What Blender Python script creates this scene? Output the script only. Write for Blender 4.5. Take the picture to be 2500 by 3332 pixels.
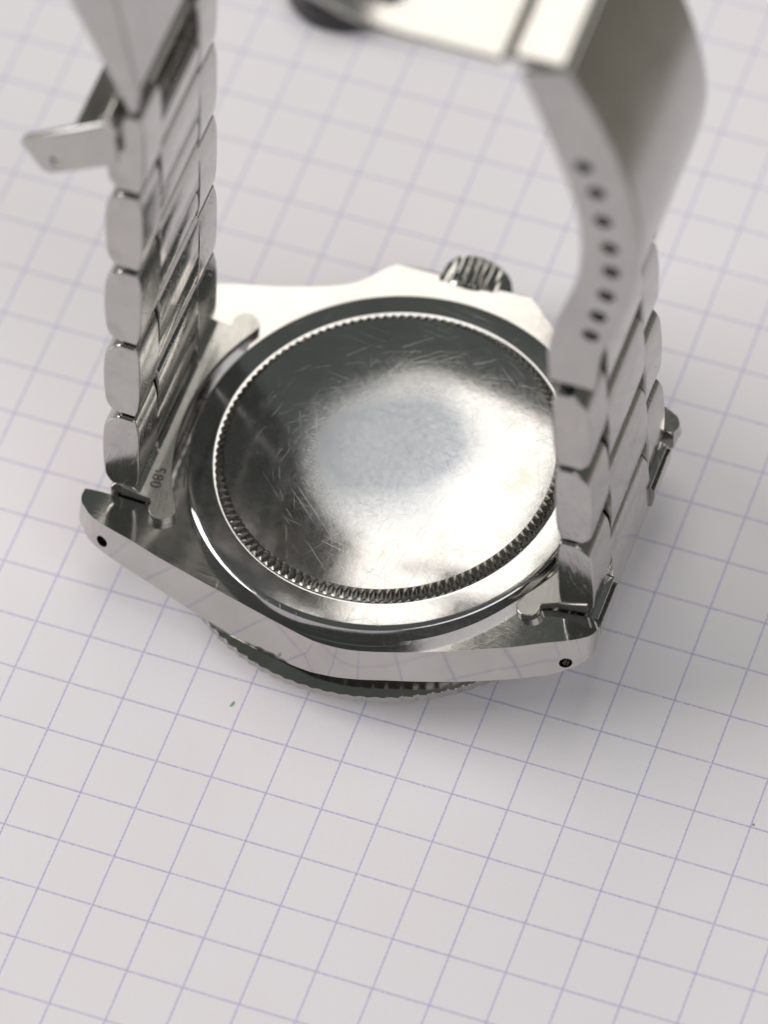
import bpy, bmesh, math, random
from mathutils import Vector, Matrix
random.seed(7)
for o in list(bpy.data.objects): bpy.data.objects.remove(o)
sc = bpy.context.scene
C = sc.collection
S = 0.001                                   # everything below is written in millimetres

# ------------------------------------------------------------------ camera
cam = bpy.data.cameras.new('camera'); co = bpy.data.objects.new('camera', cam); C.objects.link(co)
R0 = Vector((0.9414888, 0.33599301, -0.0265996)); R1 = Vector((0.26354337, -0.7830742, -0.56332911)); R2 = Vector((-0.2101041, 0.5233579, -0.82580432))
M = Matrix.Identity(4)
for r in range(3):
    M[r][0] = R0[r]; M[r][1] = -R1[r]; M[r][2] = -R2[r]
M.translation = Vector((105.868, -265.746, 420.823)) * S
co.matrix_world = M
cam.sensor_fit = 'VERTICAL'; cam.sensor_height = 36; cam.lens = 204.2
cam.clip_start = 0.01; cam.clip_end = 20
cam.dof.use_dof = True; cam.dof.focus_distance = 0.4935; cam.dof.aperture_fstop = 18.5
sc.camera = co

# ------------------------------------------------------------------ light
w = bpy.data.worlds.new('World'); sc.world = w; w.use_nodes = True
bg = w.node_tree.nodes['Background']; bg.inputs[0].default_value = (0.80, 0.88, 0.82, 1); bg.inputs[1].default_value = 0.12
def area(name, loc, aim, sx, sy, power, col):
    l = bpy.data.lights.new(name, 'AREA'); l.shape = 'RECTANGLE'; l.size = sx; l.size_y = sy; l.energy = power; l.color = col
    o = bpy.data.objects.new(name, l); C.objects.link(o)
    o.location = loc; d = Vector(aim) - Vector(loc); o.rotation_euler = d.to_track_quat('-Z', 'Y').to_euler()
    return o
area('window_softbox', (-0.09, 0.315, 0.60), (-0.09, 0.315, 0), 0.33, 0.53, 1.10, (1.0, 0.95, 0.885))
area('side_fill', (-1.05, -0.15, 0.46), (0, 0, 0), 0.9, 0.6, 10.5, (1.0, 0.97, 0.97))
area('room_fill', (0.80, -0.55, 0.80), (0, 0, 0), 1.1, 0.9, 4.6, (0.975, 0.96, 1.0))
vs = sc.view_settings; vs.view_transform = 'Standard'; vs.look = 'None'; vs.exposure = 0.24; vs.gamma = 1
sc.render.engine = 'CYCLES'

# ------------------------------------------------------------------ material helpers
class NT:
    def __init__(s, name):
        s.m = bpy.data.materials.new(name); s.m.use_nodes = True; s.t = s.m.node_tree
        s.b = s.t.nodes['Principled BSDF']; s.out = s.t.nodes['Material Output']
    def n(s, typ, **kw):
        x = s.t.nodes.new(typ)
        for k, v in kw.items(): setattr(x, k, v)
        return x
    def l(s, a, b): s.t.links.new(a, b)
    def coord(s, scale=1000.0, rot=(0, 0, 0), stretch=(1, 1, 1)):
        tc = s.n('ShaderNodeTexCoord'); mp = s.n('ShaderNodeMapping')
        mp.inputs['Scale'].default_value = tuple(scale * q for q in stretch)
        rt = s.n('ShaderNodeVectorRotate', rotation_type='EULER_XYZ'); rt.inputs['Rotation'].default_value = rot
        s.l(tc.outputs['Object'], rt.inputs['Vector']); s.l(rt.outputs[0], mp.inputs['Vector'])
        return mp.outputs[0]
    def noise(s, vec, scale, detail=2.0, rough=0.5):
        x = s.n('ShaderNodeTexNoise'); x.inputs['Scale'].default_value = scale; x.inputs['Detail'].default_value = detail
        x.inputs['Roughness'].default_value = rough; s.l(vec, x.inputs['Vector']); return x.outputs[0]
    def ramp(s, fac, lo, hi, a=0.0, b=1.0):
        x = s.n('ShaderNodeMapRange'); x.inputs[1].default_value = lo; x.inputs[2].default_value = hi
        x.inputs[3].default_value = a; x.inputs[4].default_value = b; s.l(fac, x.inputs[0]); return x.outputs[0]
    def math(s, op, a, b=None, c=None):
        x = s.n('ShaderNodeMath', operation=op)
        for i, v in enumerate((a, b, c)):
            if v is None: continue
            if isinstance(v, (int, float)): x.inputs[i].default_value = v
            else: s.l(v, x.inputs[i])
        return x.outputs[0]
    def mix(s, fac, a, b):
        x = s.n('ShaderNodeMix', data_type='RGBA')
        if isinstance(fac, (int, float)): x.inputs[0].default_value = fac
        else: s.l(fac, x.inputs[0])
        for i, v in ((6, a), (7, b)):
            if isinstance(v, tuple): x.inputs[i].default_value = (*v, 1) if len(v) == 3 else v
            else: s.l(v, x.inputs[i])
        return x.outputs[2]

def scratches(nt, angles, thr=0.66, length=0.22, thin=9.0, seed=0):
    out = None
    for i, a in enumerate(angles):
        v = nt.coord(1000.0, (0.13 * i, 0.21, a), (length, thin, length * 2))
        f = nt.ramp(nt.noise(v, 1.0, 1.0), thr, thr + 0.05)
        big = nt.ramp(nt.noise(nt.coord(1000.0, (0, 0, a + 1)), 0.35 + .1 * i, 1.0), 0.42, 0.6)
        f = nt.math('MULTIPLY', f, big)
        out = f if out is None else nt.math('MAXIMUM', out, f)
    return out

def steel(name, col=(0.53, 0.515, 0.495), rough=0.16, var=0.08, scr=0.5, angles=(0.3, 1.4, 2.3), thr=0.66, brush=None, brush_amt=0.0, grime=0.0, bump=0.02):
    nt = NT(name); b = nt.b
    b.inputs['Metallic'].default_value = 1.0
    c1 = nt.coord()
    big = nt.noise(c1, 0.22, 3.0, 0.6); fine = nt.noise(c1, 2.3, 3.0, 0.6)
    s = scratches(nt, angles, thr)
    colr = nt.mix(nt.ramp(big, 0.3, 0.7), tuple(q * 0.93 for q in col), tuple(q * 1.05 for q in col))
    if grime > 0:
        g = nt.math('MULTIPLY', nt.ramp(nt.noise(nt.coord(1000, (0, 0, .7)), 0.5, 5.0, 0.7), 0.5, 0.72), grime)
        colr = nt.mix(g, colr, (0.20, 0.17, 0.13))
    nt.l(colr, b.inputs['Base Color'])
    r = nt.math('ADD', nt.ramp(big, 0.3, 0.7, rough - var * .5, rough + var * .5), nt.ramp(fine, 0.3, 0.75, -var * .3, var * .5))
    r = nt.math('ADD', r, nt.math('MULTIPLY', s, 0.22 * scr))
    h = nt.math('MULTIPLY', s, -scr)
    if brush is not None:
        bv = nt.coord(1000.0, brush, (0.12, 14.0, 14.0))
        br = nt.noise(bv, 1.0, 3.0, 0.65)
        h = nt.math('ADD', h, nt.math('MULTIPLY', br, brush_amt))
        r = nt.math('ADD', r, nt.ramp(br, 0.3, 0.7, -0.05, 0.07))
    h = nt.math('ADD', h, nt.math('MULTIPLY', fine, 0.10))
    nt.l(r, b.inputs['Roughness'])
    bp = nt.n('ShaderNodeBump'); bp.inputs['Strength'].default_value = 1.0; bp.inputs['Distance'].default_value = bump * S
    nt.l(h, bp.inputs['Height']); nt.l(bp.outputs[0], b.inputs['Normal'])
    return nt.m

M_pol = steel('polished_steel', rough=0.055, var=0.03, scr=0.12, thr=0.74, bump=0.003)
M_satin = steel('satin_steel', col=(0.49, 0.475, 0.455), rough=0.11, var=0.03, scr=0.22, thr=0.7, brush=(0, 0, 0.05), brush_amt=0.22, grime=0.06, bump=0.005)
M_link = steel('link_steel', rough=0.13, var=0.06, scr=0.6, thr=0.63, brush=(0, 1.5708, 0), brush_amt=0.22, grime=0.22, bump=0.007)
M_end = steel('end_link_steel', col=(0.46, 0.45, 0.43), rough=0.30, var=0.06, scr=0.5, brush=(0, 0, 1.4), brush_amt=0.5, grime=0.1, bump=0.010)
M_clasp = steel('clasp_steel', rough=0.23, var=0.06, scr=0.4, bump=0.008)
M_dark = steel('dark_steel', col=(0.23, 0.22, 0.20), rough=0.34, var=0.1, scr=0.2)
M_bez = steel('bezel_steel', col=(0.42, 0.41, 0.39), rough=0.13, var=0.04, scr=0.1, bump=0.004)
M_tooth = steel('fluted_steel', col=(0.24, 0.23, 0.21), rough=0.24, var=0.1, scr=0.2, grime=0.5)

def caseback_mat():
    nt = NT('caseback_steel'); b = nt.b; b.inputs['Metallic'].default_value = 1.0
    tc = nt.n('ShaderNodeTexCoord'); mp = nt.n('ShaderNodeMapping'); mp.inputs['Scale'].default_value = (1000, 1000, 0)
    nt.l(tc.outputs['Object'], mp.inputs['Vector'])
    ln = nt.n('ShaderNodeVectorMath', operation='LENGTH'); nt.l(mp.outputs[0], ln.inputs[0]); rad = ln.outputs['Value']
    c1 = nt.coord()
    big = nt.noise(c1, 0.16, 3.0, 0.55); fine = nt.noise(c1, 1.8, 4.0, 0.65); vf = nt.noise(c1, 7.0, 2.0, 0.6)
    s1 = scratches(nt, (0.2, 0.75, 1.25, 1.9, 2.5, 2.9), 0.70, 0.07, 16.0)
    s2 = scratches(nt, (0.1, 1.0, 1.6, 2.2), 0.66, 0.16, 18.0)
    # worn, finely scuffed crown of the dome
    soft = nt.noise(nt.coord(1000, (0, 0, 1.1)), 0.13, 0.0)
    wob = nt.math('ADD', rad, nt.ramp(soft, 0.2, 0.8, -2.2, 2.2))
    worn = nt.ramp(wob, 4.2, 9.0, 1.0, 0.0)
    scuff = nt.math('MULTIPLY', worn, nt.ramp(vf, 0.3, 0.7, 0.85, 1.0))
    ss = nt.math('MAXIMUM', s1, nt.math('MULTIPLY', s2, nt.ramp(worn, 0, 1, 0.25, 1.0)))
    base = nt.mix(nt.ramp(big, 0.35, 0.7), (0.47, 0.465, 0.46), (0.54, 0.535, 0.53))
    base = nt.mix(nt.math('MULTIPLY', scuff, 0.8), base, (0.345, 0.38, 0.43))
    # brown wear film on the dome's shoulder
    film = nt.math('MULTIPLY', nt.ramp(nt.noise(nt.coord(1000, (0, 0, .4)), 0.33, 4.0, 0.6), 0.53, 0.68), nt.math('MULTIPLY', nt.ramp(rad, 9.5, 11.0), nt.ramp(rad, 13.8, 12.6)))
    base = nt.mix(nt.math('MULTIPLY', film, 0.3), base, (0.33, 0.25, 0.15))
    base = nt.mix(nt.math('MULTIPLY', ss, 0.10), base, (0.75, 0.76, 0.78))
    nt.l(base, b.inputs['Base Color'])
    r = nt.math('ADD', nt.ramp(fine, 0.3, 0.7, 0.10, 0.17), nt.math('MULTIPLY', scuff, 0.23))
    r = nt.math('ADD', r, nt.math('MULTIPLY', ss, 0.06))
    nt.l(r, b.inputs['Roughness'])
    h = nt.math('ADD', nt.math('MULTIPLY', ss, -0.16), nt.math('ADD', nt.math('MULTIPLY', fine, 0.35), nt.math('MULTIPLY', big, 1.5)))
    bp = nt.n('ShaderNodeBump'); bp.inputs['Distance'].default_value = 0.012 * S; nt.l(h, bp.inputs['Height']); nt.l(bp.outputs[0], b.inputs['Normal'])
    return nt.m
M_back = caseback_mat()

def paper_mat():
    nt = NT('squared_paper'); b = nt.b
    tc = nt.n('ShaderNodeTexCoord'); mp = nt.n('ShaderNodeMapping')
    mp.inputs['Scale'].default_value = (1000, 1000, 0); nt.l(tc.outputs['Object'], mp.inputs['Vector'])
    wob = nt.n('ShaderNodeTexNoise'); wob.inputs['Scale'].default_value = 5.0; wob.inputs['Detail'].default_value = 2.0
    nt.l(mp.outputs[0], wob.inputs['Vector'])
    sp = nt.n('ShaderNodeSeparateXYZ'); nt.l(mp.outputs[0], sp.inputs[0])
    jit = nt.ramp(wob.outputs[0], 0.2, 0.8, -0.022, 0.022)
    def lines(ch, off, shift, w0=0.048, w1=0.095):
        v = nt.math('ADD', sp.outputs[ch], off + shift); v = nt.math('ADD', v, jit)
        f = nt.math('FRACT', nt.math('DIVIDE', v, 5.0))
        d = nt.math('MULTIPLY', nt.math('ABSOLUTE', nt.math('SUBTRACT', f, 0.5)), 5.0)   # distance from the line, mm
        return nt.ramp(d, w0, w1, 1.0, 0.0)
    # grid lines lie at x = 5i - 21, y = 5j - 29.5
    lx = lines(0, 21.0 + 2.5 + 500, 0); ly = lines(1, 29.5 + 2.5 + 500, 0); lp = lines(1, 29.5 + 2.5 + 500, -0.10)
    dots = nt.ramp(nt.noise(mp.outputs[0], 5.0, 2.0, 0.7), 0.34, 0.62, 0.42, 1.1)
    line = nt.math('MULTIPLY', nt.math('MAXIMUM', lx, nt.math('MULTIPLY', ly, 0.9)), dots)
    tone = nt.noise(mp.outputs[0], 0.05, 3.0, 0.6); fib = nt.noise(mp.outputs[0], 3.0, 4.0, 0.7)
    base = nt.mix(nt.ramp(tone, 0.35, 0.65), (0.88, 0.83, 0.855), (0.87, 0.85, 0.87))
    base = nt.mix(nt.ramp(fib, 0.3, 0.8, 0, 0.09), base, (0.62, 0.60, 0.60))
    base = nt.mix(nt.math('MULTIPLY', nt.math('MULTIPLY', lp, dots), 0.22), base, (0.70, 0.42, 0.52))
    base = nt.mix(nt.math('MULTIPLY', line, 0.62), base, (0.21, 0.215, 0.62))
    vor = nt.n('ShaderNodeTexVoronoi'); vor.inputs['Scale'].default_value = 0.11; nt.l(mp.outputs[0], vor.inputs['Vector'])
    spk = nt.math('MULTIPLY', nt.ramp(vor.outputs['Distance'], 0.010, 0.016, 1.0, 0.0), 0.75)
    base = nt.mix(spk, base, (0.10, 0.07, 0.08))
    nt.l(base, b.inputs['Base Color']); b.inputs['Roughness'].default_value = 0.6
    b.inputs['Specular IOR Level'].default_value = 0.3
    bp = nt.n('ShaderNodeBump'); bp.inputs['Distance'].default_value = 0.02 * S; nt.l(fib, bp.inputs['Height']); nt.l(bp.outputs[0], b.inputs['Normal'])
    return nt.m
M_paper = paper_mat()

def plain(name, col, rough, **kw):
    nt = NT(name); nz = nt.noise(nt.coord(), 1.5, 3.0)
    nt.l(nt.mix(nt.ramp(nz, .3, .7), tuple(q * .85 for q in col), tuple(q * 1.15 for q in col)), nt.b.inputs['Base Color'])
    nt.b.inputs['Roughness'].default_value = rough
    for k, v in kw.items(): nt.b.inputs[k].default_value = v
    return nt.m
def table_mat():
    nt = NT('table_wood')
    v = nt.coord(1000.0, (0, 0, 0.5), (0.010, 0.09, 0.05))
    g = nt.noise(v, 1.0, 4.0, 0.6)
    nt.l(nt.mix(nt.ramp(g, 0.35, 0.65), (0.20, 0.18, 0.14), (0.44, 0.415, 0.36)), nt.b.inputs['Base Color']); nt.b.inputs['Roughness'].default_value = 0.5
    return nt.m
M_table = table_mat()
M_black = plain('black_rubber', (0.012, 0.012, 0.013), 0.45)
M_ink = plain('stamped_recess', (0.09, 0.085, 0.08), 0.5)
M_green = plain('green_fibre', (0.10, 0.36, 0.26), 0.7)
M_red = plain('red_fibre', (0.6, 0.09, 0.07), 0.7)
M_glass = plain('acrylic_crystal', (0.8, 0.8, 0.8), 0.06); M_glass.node_tree.nodes['Principled BSDF'].inputs['Transmission Weight'].default_value = 0.9

# ------------------------------------------------------------------ mesh helpers
def link_obj(name, me, mat, parent=None, sharp=35, bevel=0, seg=2, smooth=True):
    o = bpy.data.objects.new(name, me); C.objects.link(o)
    if mat is not None and not me.materials: me.materials.append(mat)
    if parent is not None: o.parent = parent
    if smooth:
        for p_ in me.polygons: p_.use_smooth = True
        me.set_sharp_from_angle(angle=math.radians(sharp))
    if bevel:
        md = o.modifiers.new('bevel', 'BEVEL'); md.width = bevel * S; md.segments = seg; md.limit_method = 'ANGLE'
        md.angle_limit = math.radians(sharp); md.harden_normals = True
    return o
def mesh_from(name, verts, faces, T=None):
    me = bpy.data.meshes.new(name)
    vv = [(T @ Vector(v) if T else Vector(v)) * S for v in verts]
    me.from_pydata(vv, [], faces); me.validate()
    bm = bmesh.new(); bm.from_mesh(me); bmesh.ops.recalc_face_normals(bm, faces=bm.faces); bm.to_mesh(me); bm.free()
    me.update(); return me
def lathe_data(prof, n, rmod=None, close=True):
    V = []; F = []; k = len(prof)
    for i in range(n):
        a = 2 * math.pi * i / n
        for j, (r, z) in enumerate(prof):
            rr = r + (rmod(j, i) if rmod else 0)
            V.append((rr * math.cos(a), rr * math.sin(a), z))
    for i in range(n):
        i2 = (i + 1) % n
        for j in range(k - 1): F.append((i * k + j, i2 * k + j, i2 * k + j + 1, i * k + j + 1))
    if close:
        F.append(tuple(i * k for i in range(n))); F.append(tuple(i * k + k - 1 for i in range(n)))
    return V, F
def extrude_data(prof, y0, y1):
    n = len(prof); V = [(x, y0, z) for x, z in prof] + [(x, y1, z) for x, z in prof]
    F = [tuple(range(n)), tuple(range(2 * n - 1, n - 1, -1))] + [(i, (i + 1) % n, n + (i + 1) % n, n + i) for i in range(n)]
    return V, F
def plate_data(poly, z0, z1):
    n = len(poly); V = [(x, y, z0) for x, y in poly] + [(x, y, z1) for x, y in poly]
    F = [tuple(range(n)), tuple(range(2 * n - 1, n - 1, -1))] + [(i, (i + 1) % n, n + (i + 1) % n, n + i) for i in range(n)]
    return V, F
def join(*vfs):
    V = []; F = []
    for v, f in vfs:
        k = len(V); V += v; F += [tuple(i + k for i in q) for q in f]
    return V, F
def spline(pts, n=6):
    out = []
    for i in range(len(pts) - 1):
        p0 = pts[max(i - 1, 0)]; p1 = pts[i]; p2 = pts[i + 1]; p3 = pts[min(i + 2, len(pts) - 1)]
        for k in range(n):
            t = k / n
            out.append(tuple(0.5 * (2 * p1[d] + (p2[d] - p0[d]) * t + (2 * p0[d] - 5 * p1[d] + 4 * p2[d] - p3[d]) * t * t + (3 * p1[d] - p0[d] - 3 * p2[d] + p3[d]) * t ** 3) for d in range(len(p1))))
    out.append(tuple(pts[-1])); return out
def lerp_tab(tab, x):
    if x <= tab[0][0]: return tab[0][1]
    for (a, va), (b, vb) in zip(tab, tab[1:]):
        if x <= b:
            t = (x - a) / (b - a); t = t * t * (3 - 2 * t) if False else t
            return va + (vb - va) * t
    return tab[-1][1]
def cyl_data(axis, c, r, l, n=20):
    V = []; F = []
    for s_ in (-.5, .5):
        for i in range(n):
            a = 2 * math.pi * i / n; u, v = r * math.cos(a), r * math.sin(a)
            V.append((c[0] + u, c[1] + s_ * l, c[2] + v) if axis == 'y' else (c[0] + u, c[1] + v, c[2] + s_ * l))
    F = [tuple(range(n)), tuple(range(2 * n - 1, n - 1, -1))] + [(i, (i + 1) % n, n + (i + 1) % n, n + i) for i in range(n)]
    return V, F
def boolean_cut(o, vf):
    me = mesh_from('cutter', *vf); c = bpy.data.objects.new('cutter', me); C.objects.link(c)
    md = o.modifiers.new('cut', 'BOOLEAN'); md.operation = 'DIFFERENCE'; md.object = c; md.solver = 'EXACT'
    bpy.context.view_layer.update(); dg = bpy.context.evaluated_depsgraph_get()
    nm = bpy.data.meshes.new_from_object(o.evaluated_get(dg)); o.modifiers.remove(md)
    old = o.data; o.data = nm; bpy.data.meshes.remove(old); bpy.data.objects.remove(c); bpy.data.meshes.remove(me)
def tag(o, label, cat, group=None):
    o['label'] = label; o['category'] = cat
    if group: o['group'] = group

# ------------------------------------------------------------------ paper (the surface)
def slab(x0, x1, y0, y1, z0, z1):
    return plate_data([(x0, y0), (x1, y0), (x1, y1), (x0, y1)], z0, z1)
V, F = slab(-115, 88, -150, 160, -0.12, 0.0)
table = link_obj('table', mesh_from('table', *slab(-500, 500, -500, 500, -20.0, -0.13)), M_table, smooth=False); table['kind'] = 'structure'
paper = link_obj('squared_paper', mesh_from('squared_paper', V, F), M_paper); paper['kind'] = 'structure'

# ------------------------------------------------------------------ the watch
watch = bpy.data.objects.new('wristwatch', None); C.objects.link(watch)
watch.empty_display_size = 0.01
tag(watch, 'steel wristwatch lying face down on squared paper, bracelet standing up', 'watch')

TILT = 0.05
Tb = Matrix.Translation((0.05, 0.05, 10)) @ Matrix.Rotation(-math.atan(TILT), 4, 'Y') @ Matrix.Translation((0, 0, -10))
def zback(x): return 7.95 + (1.5 if x > 0 else 1.1) * (min(abs(x), 24) / 22) ** 2 + 0.035 * x - 0.025 * max(0, -x - 20.5) ** 2
ZB = [(-24.7, 5.4), (-23, 4.7), (-20, 4.0), (-16, 3.2), (-13, 2.6), (-8.5, 2.1), (-5, 2.1), (-2, 2.7), (.5, 3.3), (3, 3.7), (6, 3.95), (12, 4.0), (15.6, 4.25), (19.3, 5.0), (21.3, 6.0), (22.8, 7.2)]
def zbot(x): return lerp_tab(ZB, x)

near = spline([(-24.6, -9.9), (-24.55, -10.9), (-23.9, -11.9), (-21.9, -13.25), (-15.6, -14.8), (-8.6, -16.5), (-2.1, -18.1), (0.2, -18.5), (3, -18.4), (6.5, -17.6), (10.2, -16.5), (14.3, -15.1), (19.5, -13.3), (21.8, -12.2), (22.45, -11.4), (22.6, -10.6), (22.35, -9.95)], 5)
def arc(r, a0, a1, n, cx=0.05): return [(cx + r * math.cos(math.radians(a0 + (a1 - a0) * i / n)), r * math.sin(math.radians(a0 + (a1 - a0) * i / n))) for i in range(n + 1)]
gapR = [(16.3, -9.95)] + arc(17.9, -27, 27, 14)[1:-1] + [(16.3, 10.25)]
farR = spline([(22.35, 10.25), (22.6, 10.9), (22.45, 11.5), (21.8, 12.2), (19.5, 13.3), (14.3, 15.1), (10.6, 17.2), (8.2, 19.0), (6.2, 20.9)], 4)
guard = [(5.4, 21.5), (4.7, 21.85), (2.55, 22.1), (2.45, 21.0), (-2.9, 20.9), (-3.25, 22.45), (-4.2, 22.6), (-5.6, 22.35)]
farL = spline([(-6.4, 21.9), (-7.7, 20.8), (-9.0, 19.2), (-10.2, 18.1), (-12.4, 17.0), (-16.3, 15.6), (-20.9, 14.2), (-23.7, 12.3), (-24.55, 10.9), (-24.6, 10.25)], 4)
gapL = [(-16.3, 10.25)] + arc(17.9, 153, 207, 14)[1:-1] + [(-16.3, -9.95)]
outline = near + gapR + farR + guard + farL + gapL
bm = bmesh.new()
f = bm.faces.new([bm.verts.new((x, y, 0)) for x, y in outline])
x = -24.0
while x < 22.6:
    bmesh.ops.bisect_plane(bm, geom=bm.verts[:] + bm.edges[:] + bm.faces[:], plane_co=(x, 0, 0), plane_no=(1, 0, 0), dist=1e-4); x += 1.0
bmesh.ops.bisect_plane(bm, geom=bm.verts[:] + bm.edges[:] + bm.faces[:], plane_co=(0, -9, 0), plane_no=(0, 1, 0), dist=1e-4)
bmesh.ops.bisect_plane(bm, geom=bm.verts[:] + bm.edges[:] + bm.faces[:], plane_co=(0, 21.4, 0), plane_no=(0, 1, 0), dist=1e-4)
ext = bmesh.ops.extrude_face_region(bm, geom=bm.faces[:])
up = {v for v in ext['geom'] if isinstance(v, bmesh.types.BMVert)}
for v in bm.verts:
    if v in up: v.co.z = zback(v.co.x) - (0.13 * (v.co.y + 11.5) * min(1, max(0, (abs(v.co.x) - 16.3) / 2.5)) if v.co.y < -9.5 else 0) - 1.05 * max(0, v.co.y - 21.4)
    else:
        v.co.z = zbot(v.co.x) + 1.1
        if abs(v.co.y) > 10.4: v.co.y += math.copysign(0.8, v.co.y)
bmesh.ops.recalc_face_normals(bm, faces=bm.faces)
for v in bm.verts: v.co *= S
me = bpy.data.meshes.new('case'); bm.to_mesh(me); bm.free()
me.materials.append(M_satin); me.materials.append(M_pol)
case = link_obj('case', me, None, watch, smooth=False)
for hx, hz in ((-21.6, 6.55), (20.5, 7.55)):
    link_obj('spring_bar_end', mesh_from('spring_bar_end', *cyl_data('y', (hx, -11.6, hz), 0.45, 1.5)), M_link, case, bevel=0.1)
for hx, hz, hy in ((-21.6, 6.55, -13), (20.5, 7.55, -13)):
    boolean_cut(case, cyl_data('y', (hx, hy, hz), 0.54, 5.0))
me = case.data
for p_ in me.polygons:
    p_.use_smooth = True; p_.material_index = 0 if p_.normal.z > 0.6 else 1
me.set_sharp_from_angle(angle=math.radians(40))
md = case.modifiers.new('bevel', 'BEVEL'); md.width = 0.24 * S; md.segments = 3; md.limit_method = 'ANGLE'; md.angle_limit = math.radians(50); md.harden_normals = True
# raised seat ring round the caseback
link_obj('seat_ring', mesh_from('seat_ring', *lathe_data([(17.6, 7.2), (17.6, 8.02), (18.1, 8.02), (18.2, 7.93), (18.22, 7.2)], 160), Tb), M_pol, case, bevel=0)

# caseback: flange, fluted ring, dome
prof = [(17.72, 7.3), (17.78, 9.82), (17.58, 9.97), (17.3, 10.04), (16.4, 10.19), (15.6, 10.36), (15.32, 10.40), (15.25, 10.36), (14.3, 10.36)]
link_obj('caseback_flange', mesh_from('caseback_flange', *lathe_data(prof, 200), Tb), M_back, None, sharp=42).parent = watch
NT_ = 126
def teeth(j, i):
    ridge = i % 2 == 0
    if j == 1: return 0.0 if ridge else -0.30
    if j == 2: return 0.0 if ridge else -0.46
    return 0.0
tp = [(15.22, 10.3), (15.22, 10.44), (14.86, 11.0), (14.36, 11.1)]
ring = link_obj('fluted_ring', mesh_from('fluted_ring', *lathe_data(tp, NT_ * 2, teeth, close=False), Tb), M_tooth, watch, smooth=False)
dome = []
for i in range(0, 41):
    r = 14.38 * (1 - i / 40)
    u = r / 14.38
    z = 11.08 + 1.22 * (1 - u ** 2.6) - 0.05 * math.exp(-(r / 4.0) ** 2)
    dome.append((max(r, 0.02), z))
dome = [(14.38, 10.6)] + dome
link_obj('caseback_dome', mesh_from('caseback_dome', *lathe_data(dome, 160), Tb), M_back, watch, sharp=30)

# bezel and crystal underneath
NB = 100
def scal(j, i):
    if j in (2, 3, 4): return -0.10 * (0.5 + 0.5 * math.cos(2 * math.pi * i / 8)) 
    return 0.0
bp_ = [(16.0, 3.9), (18.2, 3.76), (20.02, 3.06), (20.08, 2.98), (20.08, 2.25), (19.4, 1.75), (16.0, 1.15), (15.4, 1.15), (15.4, 2.6)]
link_obj('bezel', mesh_from('bezel', *lathe_data(bp_, NB * 8, scal, close=False), Tb), M_bez, watch, sharp=24)
cp_ = [(15.3, 2.4), (15.3, 1.3), (15.0, 1.12), (10, 0.98), (5, 0.90), (0.02, 0.86)]
link_obj('crystal', mesh_from('crystal', *lathe_data(cp_, 96), Tb), M_glass, watch)

# crown
NC = 26; cpf = [(2.2, 0.0), (2.95, 0.02), (3.12, 0.2), (3.22, 0.5), (3.22, 2.9), (2.95, 3.35), (2.4, 3.55), (0.05, 3.65)]
def flute(j, i):
    if j in (3, 4): return -0.42 * (0.5 - 0.5 * math.cos(2 * math.pi * i / 8)) ** 0.7
    if j == 2: return -0.08 * (0.5 - 0.5 * math.cos(2 * math.pi * i / 8))
    return 0.0
Tc = Matrix.Translation((-0.2, 20.85, 5.3)) @ Matrix.Rotation(-math.pi / 2, 4, 'X')
link_obj('crown', mesh_from('crown', *lathe_data(cpf, NC * 8, flute), Tc), M_pol, watch, sharp=32)
link_obj('crown_tube', mesh_from('crown_tube', *cyl_data('y', (-0.2, 20.6, 5.5), 2.3, 1.6)), M_dark, watch)

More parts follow.
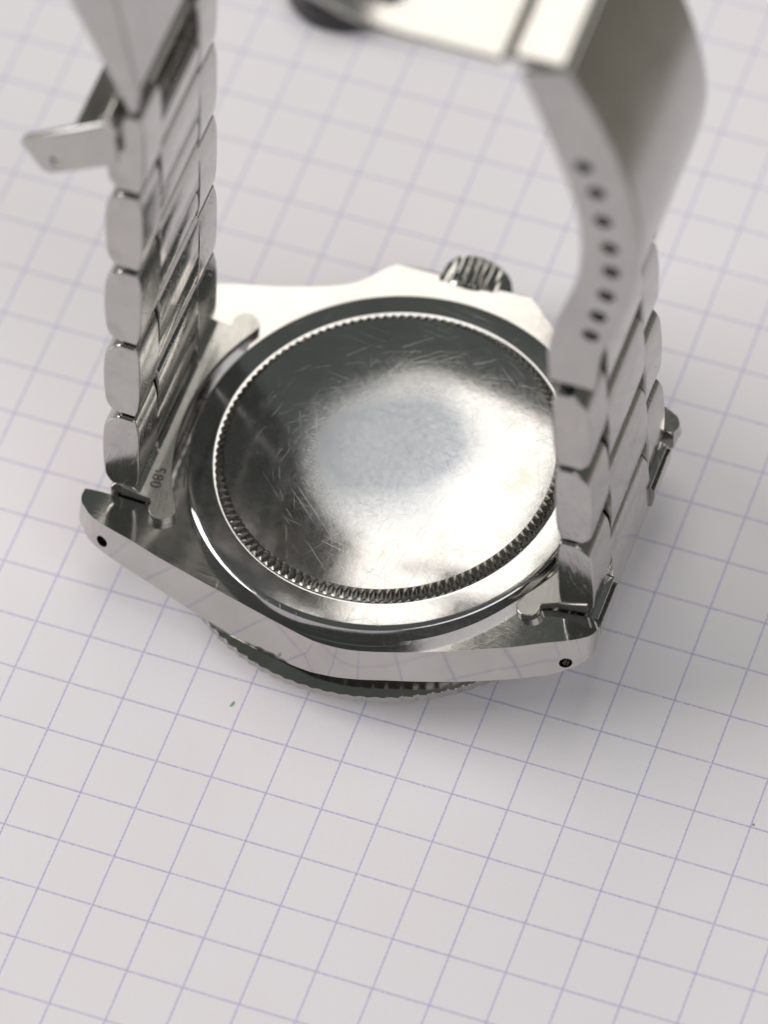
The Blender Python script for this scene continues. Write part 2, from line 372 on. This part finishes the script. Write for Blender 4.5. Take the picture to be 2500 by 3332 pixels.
# ------------------------------------------------------------------ end links
def end_link(sgn):
    # thin plate on the case back with two rounded ears hugging the caseback
    ear = []
    def earpts(sy):
        e = []
        cx, cy, er = (17.2, 10.35, 1.18) if sgn < 0 else (16.2, 10.55, 1.05)
        for k in range(9):
            a = math.radians(-20 + 200 * k / 8) if sy > 0 else math.radians(20 - 200 * k / 8)
            e.append((cx + er * math.cos(a), sy * cy + er * math.sin(a)))
        return e
    hug = [(18.85 - (2.65 if sgn < 0 else 3.6) * (abs(t) / 9.9) ** 2.2 + 0.0, t) for t in [9.6 - 19.2 * i / 16 for i in range(17)]]
    poly = [(21.2, -9.75), (21.2, 9.75), (18.55, 9.75)] + earpts(1) + hug + list(reversed(earpts(-1))) + [(18.55, -9.75)]
    bm = bmesh.new(); fc = bm.faces.new([bm.verts.new((x_, y_, 0)) for x_, y_ in poly])
    for k in range(16, 22):
        bmesh.ops.bisect_plane(bm, geom=bm.verts[:] + bm.edges[:] + bm.faces[:], plane_co=(k, 0, 0), plane_no=(1, 0, 0), dist=1e-4)
    e = bmesh.ops.extrude_face_region(bm, geom=bm.faces[:]); u = {v for v in e['geom'] if isinstance(v, bmesh.types.BMVert)}
    for v in bm.verts:
        wx = v.co.x * sgn; zt = zback(wx) + 0.78 + (0.5 * (max(0, v.co.x - 19.4) / 1.8) if abs(v.co.y) < 9.9 else 0.0)
        v.co.z = zt if v in u else zback(wx) - 0.02; v.co.x = wx
    bmesh.ops.recalc_face_normals(bm, faces=bm.faces)
    for v in bm.verts: v.co *= S
    me = bpy.data.meshes.new('end_link'); bm.to_mesh(me); bm.free()
    o = link_obj('end_link', me, M_end, watch, sharp=40, bevel=0.24, seg=3)
    # rounded outer body between the lugs
    z0 = zback(21 * sgn)
    zt_ = (9.6 if sgn < 0 else 9.25)
    pr = [(19.0, z0 - 4.2), (21.2, z0 - 4.2), (21.6, z0 - 3.8), (21.8, z0 - 2.6), (21.85, z0 - 1.2), (21.75, zt_ - 0.8), (21.4, zt_ - 0.2), (20.9, zt_), (20.2, zt_ - 0.05), (19.4, zt_ - 0.7), (19.0, zt_ - 1.6)]
    def body(y0, y1, dx):
        return extrude_data([((a + (dx if a > 20.5 else 0)) * sgn, b_) for a, b_ in pr], y0, y1)
    for y0, y1, dx in ((-9.68, -4.95, 0.55), (-4.9, 4.9, -0.1), (4.95, 9.68, 0.55)):
        link_obj('end_link_body', mesh_from('end_link_body', *body(y0, y1, dx)), M_link, o, sharp=30, bevel=0.15)
    return o
eL = end_link(-1); eR = end_link(1)
# stamped number on one end link
tcv = bpy.data.curves.new('stamped_number', 'FONT'); tcv.body = '580'; tcv.size = 1.42 * S; tcv.extrude = 0.012 * S; tcv.align_x = 'CENTER'; tcv.align_y = 'CENTER'; tcv.space_character = 1.08; tcv.offset = 0.012 * S
to = bpy.data.objects.new('tmp', tcv); C.objects.link(to); bpy.context.view_layer.update()
tm = bpy.data.meshes.new_from_object(to.evaluated_get(bpy.context.evaluated_depsgraph_get())); bpy.data.objects.remove(to)
xt, yt = -18.75, -7.5
slope = (zback(xt + .5) - zback(xt - .5))
X_ = Vector((0.10, -1, 0)).normalized(); Y_ = Vector((1, 0.10, slope)).normalized(); Z_ = X_.cross(Y_)
Tt = Matrix(((X_.x, Y_.x, Z_.x, xt * S), (X_.y, Y_.y, Z_.y, yt * S), (X_.z, Y_.z, Z_.z, (zback(xt) + 0.792) * S), (0, 0, 0, 1)))
tm.transform(Tt); num = link_obj('stamped_number', tm, M_ink, eL, smooth=False)

# ------------------------------------------------------------------ bracelet links
def frame(side, z):
    if side < 0: x0, lean = -21.15 + (z - 10) * 0.066, 0.066
    else: x0, lean = 20.08 - (z - 10) * 0.028, -0.028
    a = Vector((lean, 0, 1)).normalized(); o_ = Vector((side, 0, 0)); o_ = (o_ - a * o_.dot(a)).normalized(); y_ = a.cross(o_)
    return Matrix(((o_.x, y_.x, a.x, x0), (o_.y, y_.y, a.y, 0), (o_.z, y_.z, a.z, z), (0, 0, 0, 1)))
def half(z): return 9.72 - (z - 10) * 0.030
PIT = 10.2
def outer_prof(L):
    h_ = L / 2; out = []
    for i in range(21):
        t = -1 + 2 * i / 20; out.append((1.80 - 0.35 * abs(t) ** 2 - (1.15 * (max(0, t - 0.6) / 0.4) ** 2 if t > 0 else 0.6 * (max(0, -t - 0.72) / 0.28) ** 2), t * h_))
    inn = []
    for i in range(9):
        t = 1 - 2 * i / 8; inn.append((-1.55 + 0.10 * t * t + 0.28 * max(0, abs(t) - 0.7) / 0.3, t * h_))
    return out + inn
def center_prof(L):
    h_ = L / 2; out = []
    for i in range(21):
        t = -1 + 2 * i / 20; out.append((1.86 - 0.35 * abs(t) ** 2 - (1.0 * (max(0, t - 0.6) / 0.4) ** 2 if t > 0 else 0.6 * (max(0, -t - 0.72) / 0.28) ** 2), t * h_))
    # inner face: flat leaf below, recessed rolled barrel above
    inn = [(-1.1, h_)]
    for i in range(7):
        a = math.pi * i / 6; inn.append((-1.12 - 0.36 * math.sin(a) ** 0.7, h_ - 0.2 - 3.2 * (1 - math.cos(a)) / 2))
    inn += [(-1.12, h_ - 3.5), (-1.38, h_ - 3.85), (-1.55, h_ - 4.5), (-1.55, -h_ + 0.6), (-1.3, -h_)]
    return out + inn
def link(kind, side, zc, L, y0, y1):
    pr = outer_prof(L) if kind == 'outer_link' else center_prof(L)
    o = link_obj(kind, mesh_from(kind, *extrude_data(pr, y0, y1)), M_link, watch, sharp=28, bevel=0.22 if kind == 'outer_link' else 0.16, seg=3)
    T = frame(side, zc).copy(); T.translation *= S; o.matrix_local = T
    return o
for side, zb, nout, ncen in ((-1, 9.6, 5, 5), (1, 9.3, 4, 4)):
    for k in range(nout):
        zc = zb + PIT * (k + .5); h_ = half(zc)
        if side > 0 and k == 3: h_ = 7.55
        for s_ in (-1, 1):
            a, b_ = s_ * h_ * 0.515, s_ * h_
            dn = 0.55 if (side < 0 and k == 0) else 0.0
            if side > 0 and k == 3:
                link('outer_link', side, zc - 1.4, PIT - 2.96, min(a, b_), max(a, b_)); continue
            link('outer_link', side, zc - dn / 2, PIT - 0.16 + dn, min(a, b_), max(a, b_))
    for k in range(ncen):
        zc = zb + PIT * k; h_ = half(zc) * 0.503
        if side > 0 and k == 3: pass
        link('center_link', side, zc, PIT - 0.16, -h_, h_)

# ------------------------------------------------------------------ clasp on one strap
po = spline([(21.4, 40.9), (21.75, 44.5), (22.35, 47.6), (23.5, 51.5), (24.6, 56.4), (25.1, 61.4), (24.4, 67.0), (23.0, 72.2), (21.3, 76.6), (19.2, 81.0)], 5)
pi_ = spline([(17.5, 40.9), (17.35, 44.6), (17.75, 47.6), (19.0, 52.2), (19.9, 56.1), (20.1, 60.4), (19.7, 64.4), (18.8, 68.1), (17.3, 73.2), (15.3, 79.2)], 5)
skin_in = []
for i, (a, b_) in enumerate(po):
    q0 = Vector(po[max(i - 1, 0)]); q1 = Vector(po[min(i + 1, len(po) - 1)]); d = (q1 - q0).normalized()
    skin_in.append((a - d.y * 0.75, b_ + d.x * 0.75))
clasp = link_obj('clasp_cover', mesh_from('clasp_cover', *extrude_data(po[8:] + skin_in[8:][::-1], -8.45, 8.1)), M_clasp, watch, sharp=35, bevel=0.25, seg=3)
for yy0, yy1 in ((-8.5, -7.8), (7.45, 8.15)):
    wl = [((a[0] * .96 + b_[0] * .04), (a[1] * .96 + b_[1] * .04)) for a, b_ in zip(po, pi_)]
    wall = link_obj('clasp_side_wall', mesh_from('clasp_side_wall', *extrude_data(wl + pi_[::-1], yy0, yy1)), M_clasp, clasp, smooth=False)
    for hx, hz in ((20.3, 69.8), (21.35, 67.0), (21.9, 63.6), (22.45, 60.4), (22.6, 57.4), (22.2, 54.1), (21.55, 51.1), (20.95, 48.3)):
        boolean_cut(wall, cyl_data('y', (hx, (yy0 + yy1) / 2, hz), 0.74, 3.0))
    for p_ in wall.data.polygons: p_.use_smooth = True
    wall.data.set_sharp_from_angle(angle=math.radians(35))
    md = wall.modifiers.new('bevel', 'BEVEL'); md.width = 0.15 * S; md.segments = 2; md.limit_method = 'ANGLE'; md.angle_limit = math.radians(50)
    ym = -7.75 if yy0 < 0 else 7.1
    link_obj('hole_shade_plate', mesh_from('hole_shade_plate', *extrude_data([(a[0] * .85 + b_[0] * .15, a[1] * .85 + b_[1] * .15) for a, b_ in zip(po, pi_)][10:-3] + [(a[0] * .15 + b_[0] * .85, a[1] * .15 + b_[1] * .85) for a, b_ in zip(po, pi_)][10:-3][::-1], ym, ym + 0.3)), M_dark, clasp)  # added dark plate behind the holes, its colour standing in for the shade inside
link_obj('spring_bar', mesh_from('spring_bar', *cyl_data('y', (20.3, 0, 51.1), 0.55, 15.4)), M_dark, watch)
# folded blade over the top of the loop
bl = [(18.4, -7.3), (18.4, 7.3), (14.2, 7.3), (14.2, -7.3)]
link_obj('clasp_blade_end', mesh_from('clasp_blade_end', *plate_data(bl, 78.7, 79.7)), M_clasp, watch, bevel=0.25)
fork = [(13.5, -7.6), (13.5, 7.6), (-9, 7.6), (-9, 5.3), (4.0, 5.3), (4.6, 4.7), (4.6, -4.7), (4.0, -5.3), (-9, -5.3), (-9, -7.6)]
bv, bf = plate_data(fork, 78.4, 79.2)
blade_me = mesh_from('clasp_blade', bv, bf)
bm = bmesh.new(); bm.from_mesh(blade_me)
for k in range(-8, 13):
    bmesh.ops.bisect_plane(bm, geom=bm.verts[:] + bm.edges[:] + bm.faces[:], plane_co=(k * S, 0, 0), plane_no=(1, 0, 0), dist=1e-7)
for v in bm.verts:
    q = max(0, 6 - v.co.x / S); v.co.z += 0.035 * q * q * S
bm.to_mesh(blade_me); bm.free()
link_obj('clasp_blade', blade_me, M_clasp, watch, sharp=40, bevel=0.2)
link_obj('blade_hinge', mesh_from('blade_hinge', *cyl_data('y', (13.85, 0, 78.75), 0.5, 13.5)), M_dark, watch)

# ------------------------------------------------------------------ open lock leaf and flip lock on the other strap
def wall_poly(): return [(-17.3, 60.9), (-18.6, 64.8), (-20.4, 70.3), (-21.6, 73.7), (-23.4, 79.5), (-24.6, 84.0), (-18.6, 84.5), (-17.7, 75.3), (-16.5, 64.3), (-16.6, 62.0)]
leaf = link_obj('lock_leaf', mesh_from('lock_leaf', *extrude_data([(-16.45, 64.2), (-17.6, 75.3), (-18.55, 84.5), (-19.25, 84.45), (-18.3, 75.25), (-17.15, 64.15)], -8.4, 8.4)), M_clasp, watch, sharp=30, bevel=0.15)
for y0 in (-8.55, 7.85):
    link_obj('leaf_side_wall', mesh_from('leaf_side_wall', *extrude_data(wall_poly(), y0, y0 + 0.7)), M_clasp, leaf, sharp=30, bevel=0.18)
link_obj('leaf_hinge', mesh_from('leaf_hinge', *join(cyl_data('y', (-17.6, 0, 62.4), 0.75, 15.2), cyl_data('y', (-17.9, 0, 60.3), 0.6, 16.2))), M_dark, leaf)
ear = [(-27.0, 54.6), (-26.6, 55.3), (-22.2, 58.2), (-19.7, 59.9), (-18.6, 60.2), (-18.5, 55.3), (-19.4, 54.6), (-24.6, 51.5), (-25.3, 51.7)]
lock = link_obj('flip_lock', mesh_from('flip_lock', *extrude_data([(-22.2, 58.25), (-18.4, 60.6), (-18.0, 60.0), (-21.85, 57.65)], -8.9, 8.9)), M_dark, watch, sharp=30, bevel=0.1)  # top plate coloured dark in place of the dark surroundings it reflects
for y0 in (-9.3, 8.7):
    ew = link_obj('flip_lock_ear', mesh_from('flip_lock_ear', *extrude_data(ear, y0, y0 + 0.6)), M_clasp, lock, smooth=False)
    boolean_cut(ew, cyl_data('y', (-24.0, y0 + .3, 53.4), 0.42, 3.0))
    for p_ in ew.data.polygons: p_.use_smooth = True
    ew.data.set_sharp_from_angle(angle=math.radians(30))
    md = ew.modifiers.new('bevel', 'BEVEL'); md.width = 0.15 * S; md.segments = 2; md.limit_method = 'ANGLE'; md.angle_limit = math.radians(30)
link_obj('lock_pin', mesh_from('lock_pin', *cyl_data('y', (-19.0, 0, 60.9), 0.5, 19.4)), M_pol, lock, bevel=0.15)
link_obj('lock_pin', mesh_from('lock_pin', *cyl_data('y', (-18.6, 0, 59.6), 0.5, 19.0)), M_pol, lock, bevel=0.15)

# ------------------------------------------------------------------ black cap behind, paper flecks
cprof = [(4.8, 0.02), (5.25, 0.35), (5.3, 0.9), (5.3, 3.0), (4.9, 3.5), (3.6, 3.55), (3.2, 3.2), (0.05, 3.15)]
cap = link_obj('black_cap', mesh_from('black_cap', *lathe_data(cprof, 64)), M_black, None, sharp=30)
cap.location = Vector((-24.6, 55.3, 0)) * S
tag(cap, 'round black cap lying on the paper behind the bracelet', 'cap')
def fleck(name, pts, mat, label):
    o = link_obj(name, mesh_from(name, *plate_data(pts, 0.004, 0.06)), mat, None, smooth=False); tag(o, label, 'fleck')
fleck('paper_fleck', [(-7.0, -22.3), (-6.86, -22.25), (-6.78, -22.0), (-6.79, -21.7), (-6.84, -21.72), (-6.92, -22.0)], M_green, 'tiny green fleck on the paper in front of the case')
